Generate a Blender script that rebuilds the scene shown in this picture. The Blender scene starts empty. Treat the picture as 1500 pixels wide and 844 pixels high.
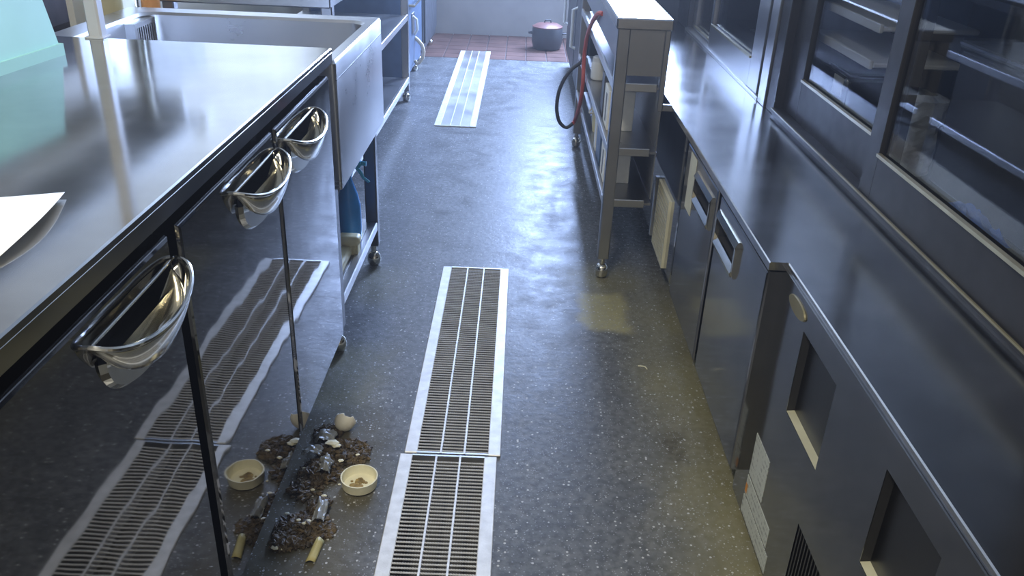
import bpy, bmesh, math, random
from mathutils import Vector, Matrix, noise
random.seed(7)
S = bpy.context.scene
COL = S.collection

# ------------------------------------------------------------------ camera
F_PX, CAM_H = 1229.5, 1.25
AR, AU, AF = Vector((0.99916513, 0.01627393, 0.03747263)), Vector((-0.04079043, 0.44849048, 0.89285633)), Vector((0.00227584, 0.89363944, -0.44877987))
cam = bpy.data.cameras.new('camera'); camo = bpy.data.objects.new('camera', cam); COL.objects.link(camo)
cam.sensor_width = 36.0; cam.lens = 36.0 * F_PX / 1500.0; cam.clip_start = 0.02; cam.clip_end = 60
m = Matrix.Identity(4)
for i in range(3):
    m[i][0], m[i][1], m[i][2] = AR[i], AU[i], -AF[i]
m[2][3] = CAM_H
camo.matrix_world = m
S.camera = camo

# ------------------------------------------------------------------ world, lights, exposure
w = bpy.data.worlds.new('world'); S.world = w; w.use_nodes = True
bg = w.node_tree.nodes['Background']; bg.inputs[0].default_value = (0.62, 0.75, 1.0, 1); bg.inputs[1].default_value = 2.0
# thin even haze through the whole place, standing in for lens glare
vsc = w.node_tree.nodes.new('ShaderNodeVolumeScatter'); vsc.inputs['Color'].default_value = (.9, .9, .9, 1); vsc.inputs['Density'].default_value = .013; vsc.inputs['Anisotropy'].default_value = .5
w.node_tree.links.new(vsc.outputs[0], w.node_tree.nodes['World Output'].inputs['Volume'])
def area(name, loc, rot, sx, sy, power, color):
    l = bpy.data.lights.new(name, 'AREA'); l.shape = 'RECTANGLE'; l.size = sx; l.size_y = sy; l.energy = power; l.color = color
    o = bpy.data.objects.new(name, l); COL.objects.link(o); o.location = loc; o.rotation_euler = rot
    return o
# daylight standing in the opening of the end wall's window, and the ceiling lamp over the near half (both above the frame)
area('window_back_offscreen', (1.0, 7.11, 1.62), (math.radians(-90), 0, 0), 1.50, 1.10, 600, (0.42, 0.58, 1.0))
area('ceiling_lamp_offscreen', (-.52, .3, 2.44), (0, 0, 0), .16, 1.15, 44, (1.0, .92, .74))
S.view_settings.view_transform = 'Standard'; S.view_settings.look = 'None'
S.view_settings.exposure = 0.12; S.view_settings.gamma = 1.0; S.view_settings.use_curve_mapping = False

# ------------------------------------------------------------------ frames: W room, L left run of units, R right run
ANG = {'W': 0.0, 'L': 0.0121017, 'R': -0.0057639}
def wpt(fr, p):
    s, c = math.sin(ANG[fr]), math.cos(ANG[fr])
    return Vector((p[0] * c + p[1] * s, -p[0] * s + p[1] * c, p[2]))
def px(x, y, fr, X=None, Y=None, Z=None):
    """point of a photo pixel's ray on a plane of the frame (the plane is what the thing touches)"""
    d = AF + AR * ((x - 750) / F_PX) - AU * ((y - 422) / F_PX)
    s, c = math.sin(ANG[fr]), math.cos(ANG[fr])
    d = Vector((d.x * c - d.y * s, d.x * s + d.y * c, d.z))
    t = X / d.x if X is not None else (Y / d.y if Y is not None else (Z - CAM_H) / d.z)
    return Vector((d.x * t, d.y * t, CAM_H + d.z * t))

# ------------------------------------------------------------------ materials
MATS = {}
class NT:
    def __init__(s, name):
        s.m = bpy.data.materials.new(name); s.m.use_nodes = True; s.t = s.m.node_tree; s.n = s.t.nodes; s.l = s.t.links
        s.b = s.n['Principled BSDF']; s.out = s.n['Material Output']
    def new(s, typ, **kw):
        n = s.n.new(typ)
        for k, v in kw.items(): setattr(n, k, v)
        return n
    def lk(s, a, b): s.l.new(a, b)
    def math(s, op, a, b=None, clamp=False):
        n = s.new('ShaderNodeMath', operation=op, use_clamp=clamp)
        for i, v in enumerate((a, b)):
            if v is None: continue
            if isinstance(v, (int, float)): n.inputs[i].default_value = v
            else: s.lk(v, n.inputs[i])
        return n.outputs[0]
    def noise(s, vec, scale, detail=3, rough=.5, out=0):
        n = s.new('ShaderNodeTexNoise'); n.inputs['Scale'].default_value = scale; n.inputs['Detail'].default_value = detail; n.inputs['Roughness'].default_value = rough
        if vec is not None: s.lk(vec, n.inputs['Vector'])
        return n.outputs[out]
    def ramp(s, fac, stops):
        n = s.new('ShaderNodeValToRGB'); e = n.color_ramp.elements
        while len(e) < len(stops): e.new(.5)
        for k, (p, c) in enumerate(stops):
            e[k].position = p; e[k].color = (c, c, c, 1) if isinstance(c, (int, float)) else (*c, 1)
        s.lk(fac, n.inputs[0]); return n.outputs[0]
    def mix(s, fac, a, b):
        n = s.new('ShaderNodeMix', data_type='RGBA')
        if isinstance(fac, (int, float)): n.inputs[0].default_value = fac
        else: s.lk(fac, n.inputs[0])
        for i, v in ((6, a), (7, b)):
            if isinstance(v, tuple): n.inputs[i].default_value = (*v, 1)
            else: s.lk(v, n.inputs[i])
        return n.outputs[2]
    def scaled(s, vec, sc):
        n = s.new('ShaderNodeMapping'); n.inputs['Scale'].default_value = sc; s.lk(vec, n.inputs['Vector']); return n.outputs[0]
    def pos(s): return s.new('ShaderNodeNewGeometry').outputs['Position']
    def obj(s): return s.new('ShaderNodeTexCoord').outputs['Object']
    def bump(s, h, strength, dist, prev=None):
        n = s.new('ShaderNodeBump'); n.inputs['Strength'].default_value = strength; n.inputs['Distance'].default_value = dist
        s.lk(h, n.inputs['Height'])
        if prev is not None: s.lk(prev, n.inputs['Normal'])
        return n.outputs[0]
def mat(name, col, metal=0.0, rough=0.5, var=0.12, scale=14, bump=0.0, spec=0.5, **kw):
    if name in MATS: return MATS[name]
    t = NT(name); p = t.pos()
    f = t.noise(p, scale, 4)
    dark = tuple(c * (1 - var) for c in col); lite = tuple(min(1, c * (1 + var)) for c in col)
    t.lk(t.mix(t.ramp(f, [(.3, 0.0), (.7, 1.0)]), dark, lite), t.b.inputs['Base Color'])
    t.b.inputs['Metallic'].default_value = metal; t.b.inputs['Specular IOR Level'].default_value = spec
    r = t.new('ShaderNodeMapRange'); r.inputs['To Min'].default_value = max(.02, rough * .8); r.inputs['To Max'].default_value = min(1, rough * 1.25)
    t.lk(t.noise(p, scale * 1.7, 3), r.inputs['Value']); t.lk(r.outputs[0], t.b.inputs['Roughness'])
    if bump: t.lk(t.bump(t.noise(p, scale * 4, 3), 1.0, bump), t.b.inputs['Normal'])
    for k, v in kw.items(): t.b.inputs[k].default_value = v
    MATS[name] = t.m; return t.m
def steel(name, col, rough, brush=(4, 160, 160), wave=0.0, wscale=6, smear=.25, wdet=1.0):
    """brushed stainless steel: streaked roughness, slow dents of the sheet, greasy wipe marks"""
    t = NT(name); p = t.pos()
    b = t.noise(t.scaled(p, brush), 1.0, 2)
    s = t.noise(p, 5, 4, .6)
    t.b.inputs['Metallic'].default_value = 1.0
    t.lk(t.mix(t.ramp(s, [(.35, 0.0), (.7, 1.0)]), tuple(c * (1 - smear) for c in col), col), t.b.inputs['Base Color'])
    a = t.math('MULTIPLY', t.math('SUBTRACT', b, .5), rough * .25)
    c = t.math('MULTIPLY', t.math('SUBTRACT', s, .45), rough * .8)
    t.lk(t.math('MAXIMUM', t.math('ADD', t.math('ADD', a, c), rough), 0.03), t.b.inputs['Roughness'])
    if wave:
        t.lk(t.bump(t.noise(p, wscale, wdet), 1.0, wave), t.b.inputs['Normal'])
    MATS[name] = t.m; return t.m
steel('steel_door', (.22, .22, .225), .035, wave=.00055, wscale=8)
steel('steel_top', (.50, .49, .465), .10, brush=(160, 4, 160), wave=.0006, wscale=5)
steel('steel_sink', (.60, .60, .60), .30, wave=.0006, smear=.07)
steel('steel_right', (.34, .34, .345), .13, wave=.0005, wscale=5)
steel('steel_rtop', (.58, .58, .585), .19, brush=(160, 4, 160), wave=.0005, wscale=5)
steel('steel_mirror', (.50, .50, .505), .06, wave=.0003, wscale=5)
steel('steel_rack', (.43, .43, .435), .32, smear=.12)
steel('steel_frame', (.12, .12, .122), .34, smear=.12)
steel('steel_post', (.62, .62, .625), .35, smear=.1)
steel('chrome', (.72, .70, .62), .12, smear=.1)
steel('galvanised', (.86, .87, .87), .45, smear=.10)
mat('bar_steel', (.76, .77, .78), .45, .36, var=.08, scale=40)
mat('gal_white', (.80, .81, .81), .3, .42, var=.12, scale=40, bump=.0003)
mat('gasket', (.012, .012, .014), 0, .6)
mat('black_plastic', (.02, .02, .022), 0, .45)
mat('recess_shade', (.025, .025, .026), 0, .6, spec=.3)  # shade of recesses and pockets put into a near-black base colour
mat('post_paint', (.55, .55, .56), 0, .4, var=.05)
mat('board_grey', (.45, .44, .40), 0, .6)
mat('frame_dark', (.018, .017, .017), 0, .42, spec=.22)
mat('mint', (.36, .66, .56), 0, .55, var=.05, scale=6)
mat('paper', (.86, .86, .80), 0, .8, var=.03, scale=60)
mat('cream', (.74, .68, .42), 0, .45, var=.06)
mat('white_plastic', (.78, .79, .76), 0, .4, var=.04)
mat('dark_wood', (.030, .020, .016), 0, .7, var=.4, scale=9, spec=.12)
mat('teal_panel', (.025, .04, .04), 0, .7, spec=.12)
mat('orange', (.7, .28, .05), 0, .5)
mat('black_rubber', (.03, .03, .035), 0, .5)
mat('red_rubber', (.55, .10, .07), 0, .45)
mat('tan_rubber', (.66, .58, .45), 0, .5)
mat('dark_enamel', (.05, .055, .065), .2, .4)
mat('blue_enamel', (.10, .16, .26), .4, .35)
mat('cyan_plastic', (.03, .42, .66), 0, .35, var=.05)
mat('blue_liquid', (.03, .27, .66), 0, .25, var=.08)
mat('bristle', (.70, .62, .36), 0, .8, var=.2, scale=80, bump=.001)
mat('eggshell', (.92, .86, .70), 0, .5, var=.04, scale=60)
mat('mould', (.085, .060, .028), 0, .6, var=.75, scale=75, bump=.002)
mat('film', (.55, .56, .53), 0, .35, var=.1, **{'Transmission Weight': .55})
mat('pale_scrap', (.80, .76, .55), 0, .5)
mat('yellow_scrap', (.55, .48, .20), 0, .5)
mat('brown_scum', (.28, .19, .05), 0, .35, var=.5, scale=90)
mat('pale_vent', (.55, .54, .40), .3, .5)
mat('beige_vent', (.62, .60, .45), 0, .5)
mat('badge', (.20, .18, .10), .3, .35)
mat('wall_paint', (.60, .54, .42), 0, .6, var=.07, scale=3)
mat('end_wall', (.30, .30, .30), 0, .6, var=.15, scale=3)
mat('ceiling_paint', (.62, .60, .54), 0, .8)
mat('bag_film', (.85, .87, .78), 0, .2, var=.2, scale=30)
mat('blue_cloth', (.03, .12, .45), 0, .8)
mat('charcoal', (.10, .103, .11), .2, .45)
mat('trench', (.06, .058, .052), 0, .6)
def mk_glass(name, tint):
    t = NT(name); t.n.remove(t.b)
    fr = t.new('ShaderNodeFresnel'); 
    bf = t.new('ShaderNodeNewGeometry').outputs['Backfacing']      # thin pane: same reflectance entering and leaving
    t.lk(t.math('SUBTRACT', 1.42, t.math('MULTIPLY', bf, .7158)), fr.inputs[0])
    g = t.new('ShaderNodeBsdfGlossy'); g.inputs['Roughness'].default_value = .02; g.inputs['Color'].default_value = (1, 1, 1, 1)
    tr = t.new('ShaderNodeBsdfTransparent'); tr.inputs[0].default_value = (*tint, 1)
    mx = t.new('ShaderNodeMixShader'); t.lk(fr.outputs[0], mx.inputs[0])
    t.lk(tr.outputs[0], mx.inputs[1]); t.lk(g.outputs[0], mx.inputs[2]); t.lk(mx.outputs[0], t.out.inputs[0])
    MATS[name] = t.m
mk_glass('glass', (.74, .76, .80))
mk_glass('tumbler_glass', (.85, .9, .9))
def mk_label(name, lines):
    """white sticker with rows of print too small to read"""
    t = NT(name); o = t.obj()
    sp = t.new('ShaderNodeSeparateXYZ'); t.lk(o, sp.inputs[0])
    row = t.math('FRACT', t.math('MULTIPLY', sp.outputs[2], lines))
    inrow = t.math('GREATER_THAN', row, .55)
    ch = t.math('GREATER_THAN', t.noise(t.scaled(o, (1, 260, lines * .5)), 1.0, 2), .55)
    f = t.math('MULTIPLY', t.math('MULTIPLY', inrow, ch), .55)
    t.lk(t.mix(f, (.52, .55, .50), (.10, .11, .11)), t.b.inputs['Base Color']); t.b.inputs['Roughness'].default_value = .4
    MATS[name] = t.m
mk_label('label_print', 70)
def mk_floor():
    t = NT('floor_epoxy'); p = t.pos()
    sp = t.new('ShaderNodeSeparateXYZ'); t.lk(p, sp.inputs[0]); X, Y = sp.outputs[0], sp.outputs[1]
    big = t.noise(p, 2.2, 5, .6); mid = t.noise(p, 9, 5, .65); fine = t.noise(p, 55, 3)
    base = t.mix(t.ramp(mid, [(.35, 0.0), (.65, 1.0)]), (.092, .097, .100), (.158, .165, .170))
    base = t.mix(t.ramp(fine, [(.4, 0.0), (.62, .75)]), base, (.050, .052, .054))
    def band(v, a, b, soft):
        n1 = t.new('ShaderNodeMapRange', interpolation_type='SMOOTHSTEP'); t.lk(v, n1.inputs[0]); n1.inputs[1].default_value = a - soft; n1.inputs[2].default_value = a + soft
        n2 = t.new('ShaderNodeMapRange', interpolation_type='SMOOTHSTEP'); t.lk(v, n2.inputs[0]); n2.inputs[1].default_value = b - soft; n2.inputs[2].default_value = b + soft
        return t.math('MULTIPLY', n1.outputs[0], t.math('SUBTRACT', 1.0, n2.outputs[0]))
    jx = t.math('ADD', X, t.math('MULTIPLY', t.math('SUBTRACT', mid, .5), .10)); jy = t.math('ADD', Y, t.math('MULTIPLY', t.math('SUBTRACT', t.noise(p, 7, 4), .5), .10))
    def spot(x0, x1, y0, y1, s): return t.math('MULTIPLY', band(jx, x0, x1, s), band(jy, y0, y1, s))
    patch = t.math('MULTIPLY', spot(.225, .375, 2.22, 2.48, .022), t.ramp(fine, [(.3, .45), (.7, .75)]))
    # greasy yellow film creeping out from under the refrigerators and around the waste
    right = t.math('MULTIPLY', t.math('MULTIPLY', band(jx, .36, .9, .10), band(jy, .5, 2.5, .25)), .8)
    left = t.math('MULTIPLY', spot(-.60, -.34, 1.75, 2.08, .06), .75)
    left2 = t.math('MULTIPLY', spot(-.54, -.28, 1.12, 1.74, .06), .9)
    leg = t.math('MULTIPLY', spot(.18, .48, 2.45, 2.68, .10), .6)
    sfoot = t.math('MULTIPLY', spot(-.52, -.36, 2.35, 2.60, .08), .5)
    st = patch
    for q in (right, left, leg, sfoot): st = t.math('MAXIMUM', st, q)
    st = t.math('MULTIPLY', st, t.ramp(big, [(.25, .35), (.6, 1.0)]))
    base = t.mix(t.math('MULTIPLY', st, .8), base, (.24, .215, .085))
    base = t.mix(t.math('MULTIPLY', left2, t.ramp(big, [(.3, .55), (.6, 1.0)])), base, (.085, .070, .028))
    base = t.mix(patch, base, (.40, .36, .17))
    dk = spot(.375, .44, 1.60, 1.72, .02)
    base = t.mix(t.math('MULTIPLY', dk, t.ramp(fine, [(.3, .2), (.6, .8)])), base, (.05, .04, .015))
    # pale quartz chips broadcast in the epoxy
    v = t.new('ShaderNodeTexVoronoi'); v.inputs['Scale'].default_value = 85; t.lk(p, v.inputs['Vector'])
    vs = t.new('ShaderNodeSeparateColor'); t.lk(v.outputs['Color'], vs.inputs[0])
    chip = t.math('MULTIPLY', t.math('LESS_THAN', v.outputs['Distance'], .22), t.math('GREATER_THAN', vs.outputs[0], .74))
    v2 = t.new('ShaderNodeTexVoronoi'); v2.inputs['Scale'].default_value = 190; t.lk(p, v2.inputs['Vector'])
    vs2 = t.new('ShaderNodeSeparateColor'); t.lk(v2.outputs['Color'], vs2.inputs[0])
    chip2 = t.math('MULTIPLY', t.math('LESS_THAN', v2.outputs['Distance'], .3), t.math('GREATER_THAN', vs2.outputs[1], .66))
    base = t.mix(t.math('MULTIPLY', chip2, .5), base, (.40, .42, .45))
    base = t.mix(t.math('MULTIPLY', chip, .75), base, (.62, .63, .63))
    # worn whitish scuffs
    sc = t.math('MULTIPLY', t.ramp(t.noise(t.scaled(p, (1.0, .6, 1)), 6, 6, .7), [(.60, 0.0), (.72, 1.0)]), .30)
    base = t.mix(sc, base, (.29, .295, .30))
    t.lk(base, t.b.inputs['Base Color'])
    t.lk(t.ramp(mid, [(.3, .34), (.7, .52)]), t.b.inputs['Roughness']); t.b.inputs['Specular IOR Level'].default_value = .6
    n = t.bump(fine, .35, .0018); n = t.bump(t.noise(p, 160, 2), .3, .001, n); t.lk(n, t.b.inputs['Normal'])
    MATS['floor_epoxy'] = t.m
mk_floor()

# ------------------------------------------------------------------ mesh builder
class MB:
    def __init__(s): s.v = []; s.f = []; s.sm = []
    def add(s, vs, fs, smooth=False):
        o = len(s.v); s.v += [tuple(v) for v in vs]; s.f += [tuple(i + o for i in f) for f in fs]; s.sm += [smooth] * len(fs); return s
    def box(s, x0, x1, y0, y1, z0, z1, bev=0.0, seg=1):
        if x0 > x1: x0, x1 = x1, x0
        if y0 > y1: y0, y1 = y1, y0
        if z0 > z1: z0, z1 = z1, z0
        if not bev:
            vs = [(x, y, z) for z in (z0, z1) for y in (y0, y1) for x in (x0, x1)]
            return s.add(vs, [(0, 2, 3, 1), (4, 5, 7, 6), (0, 1, 5, 4), (2, 6, 7, 3), (0, 4, 6, 2), (1, 3, 7, 5)])
        bm = bmesh.new(); bmesh.ops.create_cube(bm, size=1.0)
        for v in bm.verts: v.co = Vector(((x0 + x1) / 2 + v.co.x * (x1 - x0), (y0 + y1) / 2 + v.co.y * (y1 - y0), (z0 + z1) / 2 + v.co.z * (z1 - z0)))
        bmesh.ops.bevel(bm, geom=bm.edges[:], offset=bev, segments=seg, profile=.5, affect='EDGES')
        bm.verts.index_update(); bm.normal_update()
        sm = [seg > 1 and max(abs(c) for c in f.normal) < .999 for f in bm.faces]
        s.bm(bm, False); s.sm[-len(sm):] = sm; return s
    def bm(s, bm, smooth=False):
        bm.verts.ensure_lookup_table(); bm.verts.index_update()
        s.add([v.co[:] for v in bm.verts], [[v.index for v in f.verts] for f in bm.faces], smooth); bm.free(); return s
    def tube(s, pts, r, n=10, cap=True):
        pts = [Vector(p) for p in pts]; rs = r if isinstance(r, (list, tuple)) else [r] * len(pts)
        rings = []; up = None
        for i, p in enumerate(pts):
            t = (pts[min(i + 1, len(pts) - 1)] - pts[max(i - 1, 0)]).normalized()
            if up is None: up = t.orthogonal().normalized()
            up = (up - t * up.dot(t)).normalized(); b = t.cross(up)
            rings.append([p + (up * math.cos(2 * math.pi * k / n) + b * math.sin(2 * math.pi * k / n)) * rs[i] for k in range(n)])
        vs = [v for rg in rings for v in rg]; fs = []
        for i in range(len(pts) - 1):
            for k in range(n): fs.append((i * n + k, i * n + (k + 1) % n, (i + 1) * n + (k + 1) % n, (i + 1) * n + k))
        s.add(vs, fs, True)
        if cap: s.add(rings[0][::-1], [tuple(range(n))]); s.add(rings[-1], [tuple(range(n))])
        return s
    def lathe(s, prof, c=(0, 0, 0), n=28, mtx=None):
        vs = []; fs = []
        for (r, z) in prof:
            for k in range(n):
                a = 2 * math.pi * k / n; v = Vector((r * math.cos(a), r * math.sin(a), z))
                if mtx: v = mtx @ v
                vs.append(v + Vector(c))
        for i in range(len(prof) - 1):
            for k in range(n): fs.append((i * n + k, i * n + (k + 1) % n, (i + 1) * n + (k + 1) % n, (i + 1) * n + k))
        fs.append(tuple(range(n))[::-1]); fs.append(tuple(range((len(prof) - 1) * n, len(prof) * n)))
        return s.add(vs, fs, True)
    def grid(s, fn, nu, nv, smooth=True):
        vs = [fn(i / nu, j / nv) for j in range(nv + 1) for i in range(nu + 1)]
        fs = [(j * (nu + 1) + i, j * (nu + 1) + i + 1, (j + 1) * (nu + 1) + i + 1, (j + 1) * (nu + 1) + i) for j in range(nv) for i in range(nu)]
        return s.add(vs, fs, smooth)
BASE = {}
def pocket_door(m, par, xf, xb, y0, y1, z0, z1, hy0, hy1, hz0, hz1, depth, c=.005):
    """door slab, front at xf, with a chamfered edge and a finger pocket really sunk into it (black plastic liner)"""
    sg = 1 if xb > xf else -1
    def r(x, a, b, c_, d): return [(x, a, c_), (x, b, c_), (x, b, d), (x, a, d)]
    R = [r(xb, y0, y1, z0, z1), r(xf + sg * c, y0, y1, z0, z1), r(xf + sg * c * .3, y0 + c * .3, y1 - c * .3, z0 + c * .3, z1 - c * .3), r(xf, y0 + c, y1 - c, z0 + c, z1 - c), r(xf, hy0, hy1, hz0, hz1)]
    mb = MB().add([v for q in R for v in q], [(0, 1, 2, 3)] + [(i * 4 + k, i * 4 + (k + 1) % 4, i * 4 + 4 + (k + 1) % 4, i * 4 + 4 + k) for i in range(4) for k in range(4)])
    d = build(mb, 'door', m, par)
    P = [r(xf, hy0, hy1, hz0, hz1), r(xf + sg * depth, hy0, hy1, hz0, hz1)]
    build(MB().add([v for q in P for v in q], [(4, 5, 6, 7)] + [(k, (k + 1) % 4, 4 + (k + 1) % 4, 4 + k) for k in range(4)]), 'handle_recess', 'recess_shade', d)
    return d
def tag(o, label=None, cat=None, group=None, kind=None):
    if label: o['label'] = label
    if cat: o['category'] = cat
    if group: o['group'] = group
    if kind: o['kind'] = kind
    return o
def thing(name, label, cat, fr, base, group=None):
    o = bpy.data.objects.new(name, None); COL.objects.link(o); o.empty_display_size = .1
    o.location = wpt(fr, base); o.rotation_euler.z = -ANG[fr]
    BASE[o.name] = (fr, Vector(base)); return tag(o, label, cat, group)
def build(mb, name, m, parent=None, fr='W', base=(0, 0, 0), solid=0, subsurf=0, angle=35):
    if parent is not None: fr, base = BASE[parent.name]
    base = Vector(base)
    me = bpy.data.meshes.new(name); me.from_pydata([tuple(Vector(v) - base) for v in mb.v], [], mb.f)
    bm = bmesh.new(); bm.from_mesh(me); bmesh.ops.recalc_face_normals(bm, faces=bm.faces[:]); bm.to_mesh(me); bm.free()
    if any(mb.sm): me.set_sharp_from_angle(angle=math.radians(angle))
    for pl, sm_ in zip(me.polygons, mb.sm): pl.use_smooth = sm_
    me.materials.append(MATS[m])
    o = bpy.data.objects.new(name, me); COL.objects.link(o)
    if parent is not None: o.parent = parent
    else: o.location = wpt(fr, base); o.rotation_euler.z = -ANG[fr]
    BASE[o.name] = (fr, base)
    if solid:
        md = o.modifiers.new('thickness', 'SOLIDIFY'); md.thickness = solid; md.offset = 0
    if subsurf:
        md = o.modifiers.new('smooth', 'SUBSURF'); md.levels = md.render_levels = subsurf
    return o
def box(name, m, parent, x0, x1, y0, y1, z0, z1, bev=0.0, seg=1): return build(MB().box(x0, x1, y0, y1, z0, z1, bev, seg), name, m, parent)
def struct(name, mb, m, fr='W'): return tag(build(mb, name, m, None, fr), kind='structure')

# ------------------------------------------------------------------ the room
FLX0, FLX1, FLY0, FLY1 = -1.60, 2.30, -1.6, 7.10
TER = 6.15
TR1 = (-.214, -.036, -.40, 2.605); TR2 = (-.418, -.240, 4.385, TER)
fl = MB()
def rect(x0, x1, y0, y1, z=0.0): fl.add([(x0, y0, z), (x1, y0, z), (x1, y1, z), (x0, y1, z)], [(0, 1, 2, 3)])
rect(FLX0, FLX1, FLY0, TR1[2]); rect(FLX0, TR1[0], TR1[2], TR1[3]); rect(TR1[1], FLX1, TR1[2], TR1[3]); rect(FLX0, FLX1, TR1[3], TR2[2])
rect(FLX0, TR2[0], TR2[2], TR2[3]); rect(TR2[1], FLX1, TR2[2], TR2[3])
floor = struct('floor', fl, 'floor_epoxy')
for tr in (TR1, TR2):
    x0, x1, y0, y1 = tr; d = -.14
    mb = MB().add([(x0, y0, 0), (x1, y0, 0), (x1, y1, 0), (x0, y1, 0), (x0, y0, d), (x1, y0, d), (x1, y1, d), (x0, y1, d)],
                  [(4, 5, 6, 7), (0, 1, 5, 4), (1, 2, 6, 5), (2, 3, 7, 6), (3, 0, 4, 7)])
    build(mb, 'drain_trench', 'trench', floor)
# terracotta quarry tiles at the end of the aisle
grout = mat('grout', (.10, .08, .075), 0, .7)
tl = struct('floor_terracotta', MB().box(FLX0, FLX1, TER, FLY1, -.05, -.004), 'grout')
mat('quarry_tile', (.11, .062, .05), 0, .8, var=.25, scale=5, spec=.15)
ty = TER; first = None
while ty < FLY1 - .02:
    tx = -1.0
    while tx < .62:
        if first is None:
            first = build(MB().box(0, .144, 0, .144, -.010, .002, .003), 'quarry_tile', 'quarry_tile', tl)
            o = first
        else:
            o = bpy.data.objects.new('quarry_tile', first.data); COL.objects.link(o); o.parent = tl
        o.location = (tx, ty + .003, 0)
        tx += .15
    ty += .15
WH = 2.5
struct('wall_left', MB().box(-1.66, -1.60, FLY0, FLY1, 0, WH), 'wall_paint')
struct('wall_right', MB().box(2.30, 2.36, FLY0, FLY1, 0, WH), 'wall_paint')
struct('wall_front', MB().box(-1.66, 2.36, FLY0 - .06, FLY0, 0, WH), 'wall_paint')
WX0, WX1, WZ0, WZ1 = .20, 1.80, 1.02, 2.22
bw = MB().box(-1.66, WX0, 7.10, 7.20, 0, WH).box(WX1, 2.36, 7.10, 7.20, 0, WH).box(WX0, WX1, 7.10, 7.20, 0, WZ0).box(WX0, WX1, 7.10, 7.20, WZ1, WH)
struct('wall_back', bw, 'end_wall')
struct('ceiling', MB().box(-1.66, 2.36, FLY0 - .06, 7.20, WH, WH + .05), 'ceiling_paint')
wf = MB()
for a in ((WX0, WX0 + .05, WZ0, WZ1), (WX1 - .05, WX1, WZ0, WZ1), (WX0 + .05, WX1 - .05, WZ0, WZ0 + .05), (WX0 + .05, WX1 - .05, WZ1 - .05, WZ1), (.97, 1.03, WZ0 + .05, WZ1 - .05)):
    wf.box(a[0], a[1], 7.12, 7.17, a[2], a[3])
win = struct('window_1', wf, 'steel_post')
build(MB().box(WX0 + .05, .97, 7.14, 7.146, WZ0 + .05, WZ1 - .05), 'pane', 'glass', win)
build(MB().box(1.03, WX1 - .05, 7.14, 7.146, WZ0 + .05, WZ1 - .05), 'pane', 'glass', win)
# ------------------------------------------------------------------ drain gratings
def twisted(L, n, r):
    """square rod twisted along x, length L, top at z = 0"""
    mb = MB(); vs = []; fs = []
    for i in range(n + 1):
        a = i * math.pi / 4; x = -L / 2 + L * i / n
        for k in range(4):
            b = a + k * math.pi / 2; vs.append((x, r * math.cos(b), -r + r * math.sin(b)))
    for i in range(n):
        for k in range(4): fs.append((i * 4 + k, i * 4 + (k + 1) % 4, (i + 1) * 4 + (k + 1) % 4, (i + 1) * 4 + k))
    return mb.add(vs, fs)
def grating(label, x0, x1, y0, y1, pitch, ztop, single, lean=0.0):
    t = thing('drain_grating', label, 'grating', 'W', ((x0 + x1) / 2, y0, 0), 'drain gratings along the aisle')
    rw = .030 if single else .034; cx = (x0 + x1) / 2; L = y1 - y0
    if lean: t.rotation_euler.z = lean
    for a, b in ((x0, x0 + rw), (x1 - rw, x1)):
        rr = box('side_rail', 'gal_white', t, a, b, y0, y1, .0005, ztop, .0015)
    for k in (1, 2):
        xx = x0 + rw + (x1 - x0 - 2 * rw) * k / 3
        box('long_bar', 'gal_white', t, xx - .0022, xx + .0022, y0, y1, -.020, ztop + .0004)
    for a in ((y0, y0 + .005), (y1 - .005, y1)): box('end_bar', 'galvanised', t, x0 + rw - .001, x1 - rw + .001, a[0], a[1], -.022, ztop - .0005)
    n = int((L - .016) / pitch); Lb = x1 - x0 - 2 * rw + .006
    if single:
        me = None
        for i in range(n):
            if me is None:
                o = build(twisted(Lb, 64, .0023), 'cross_bar', 'bar_steel', t); me = o.data
                for v in me.vertices: v.co += Vector(BASE[t.name][1])
            else:
                o = bpy.data.objects.new('cross_bar', me); COL.objects.link(o); o.parent = t
            o.location = (0, .012 + i * pitch, ztop - .001)
    else:
        mb = MB()
        for i in range(n): mb.box(cx - Lb / 2, cx + Lb / 2, y0 + .010 + i * pitch, y0 + .0135 + i * pitch, -.02, ztop - .001)
        o = build(mb, 'cross_bars', 'galvanised', t); o['kind'] = 'stuff'
    return t
grating('galvanised drain grating beside the upturned white cap and food waste', -.2425, -.0145, .60, 1.588, .0119, .006, True)
grating('galvanised drain grating between the sink foot and the yellow floor patch', -.2335, -.0065, 1.594, 2.625, .0119, .006, True)
grating('galvanised drain grating running up to the terracotta tiles', -.440, -.2165, 4.37, TER + .25, .0119, .006, False, 0.0)

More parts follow.
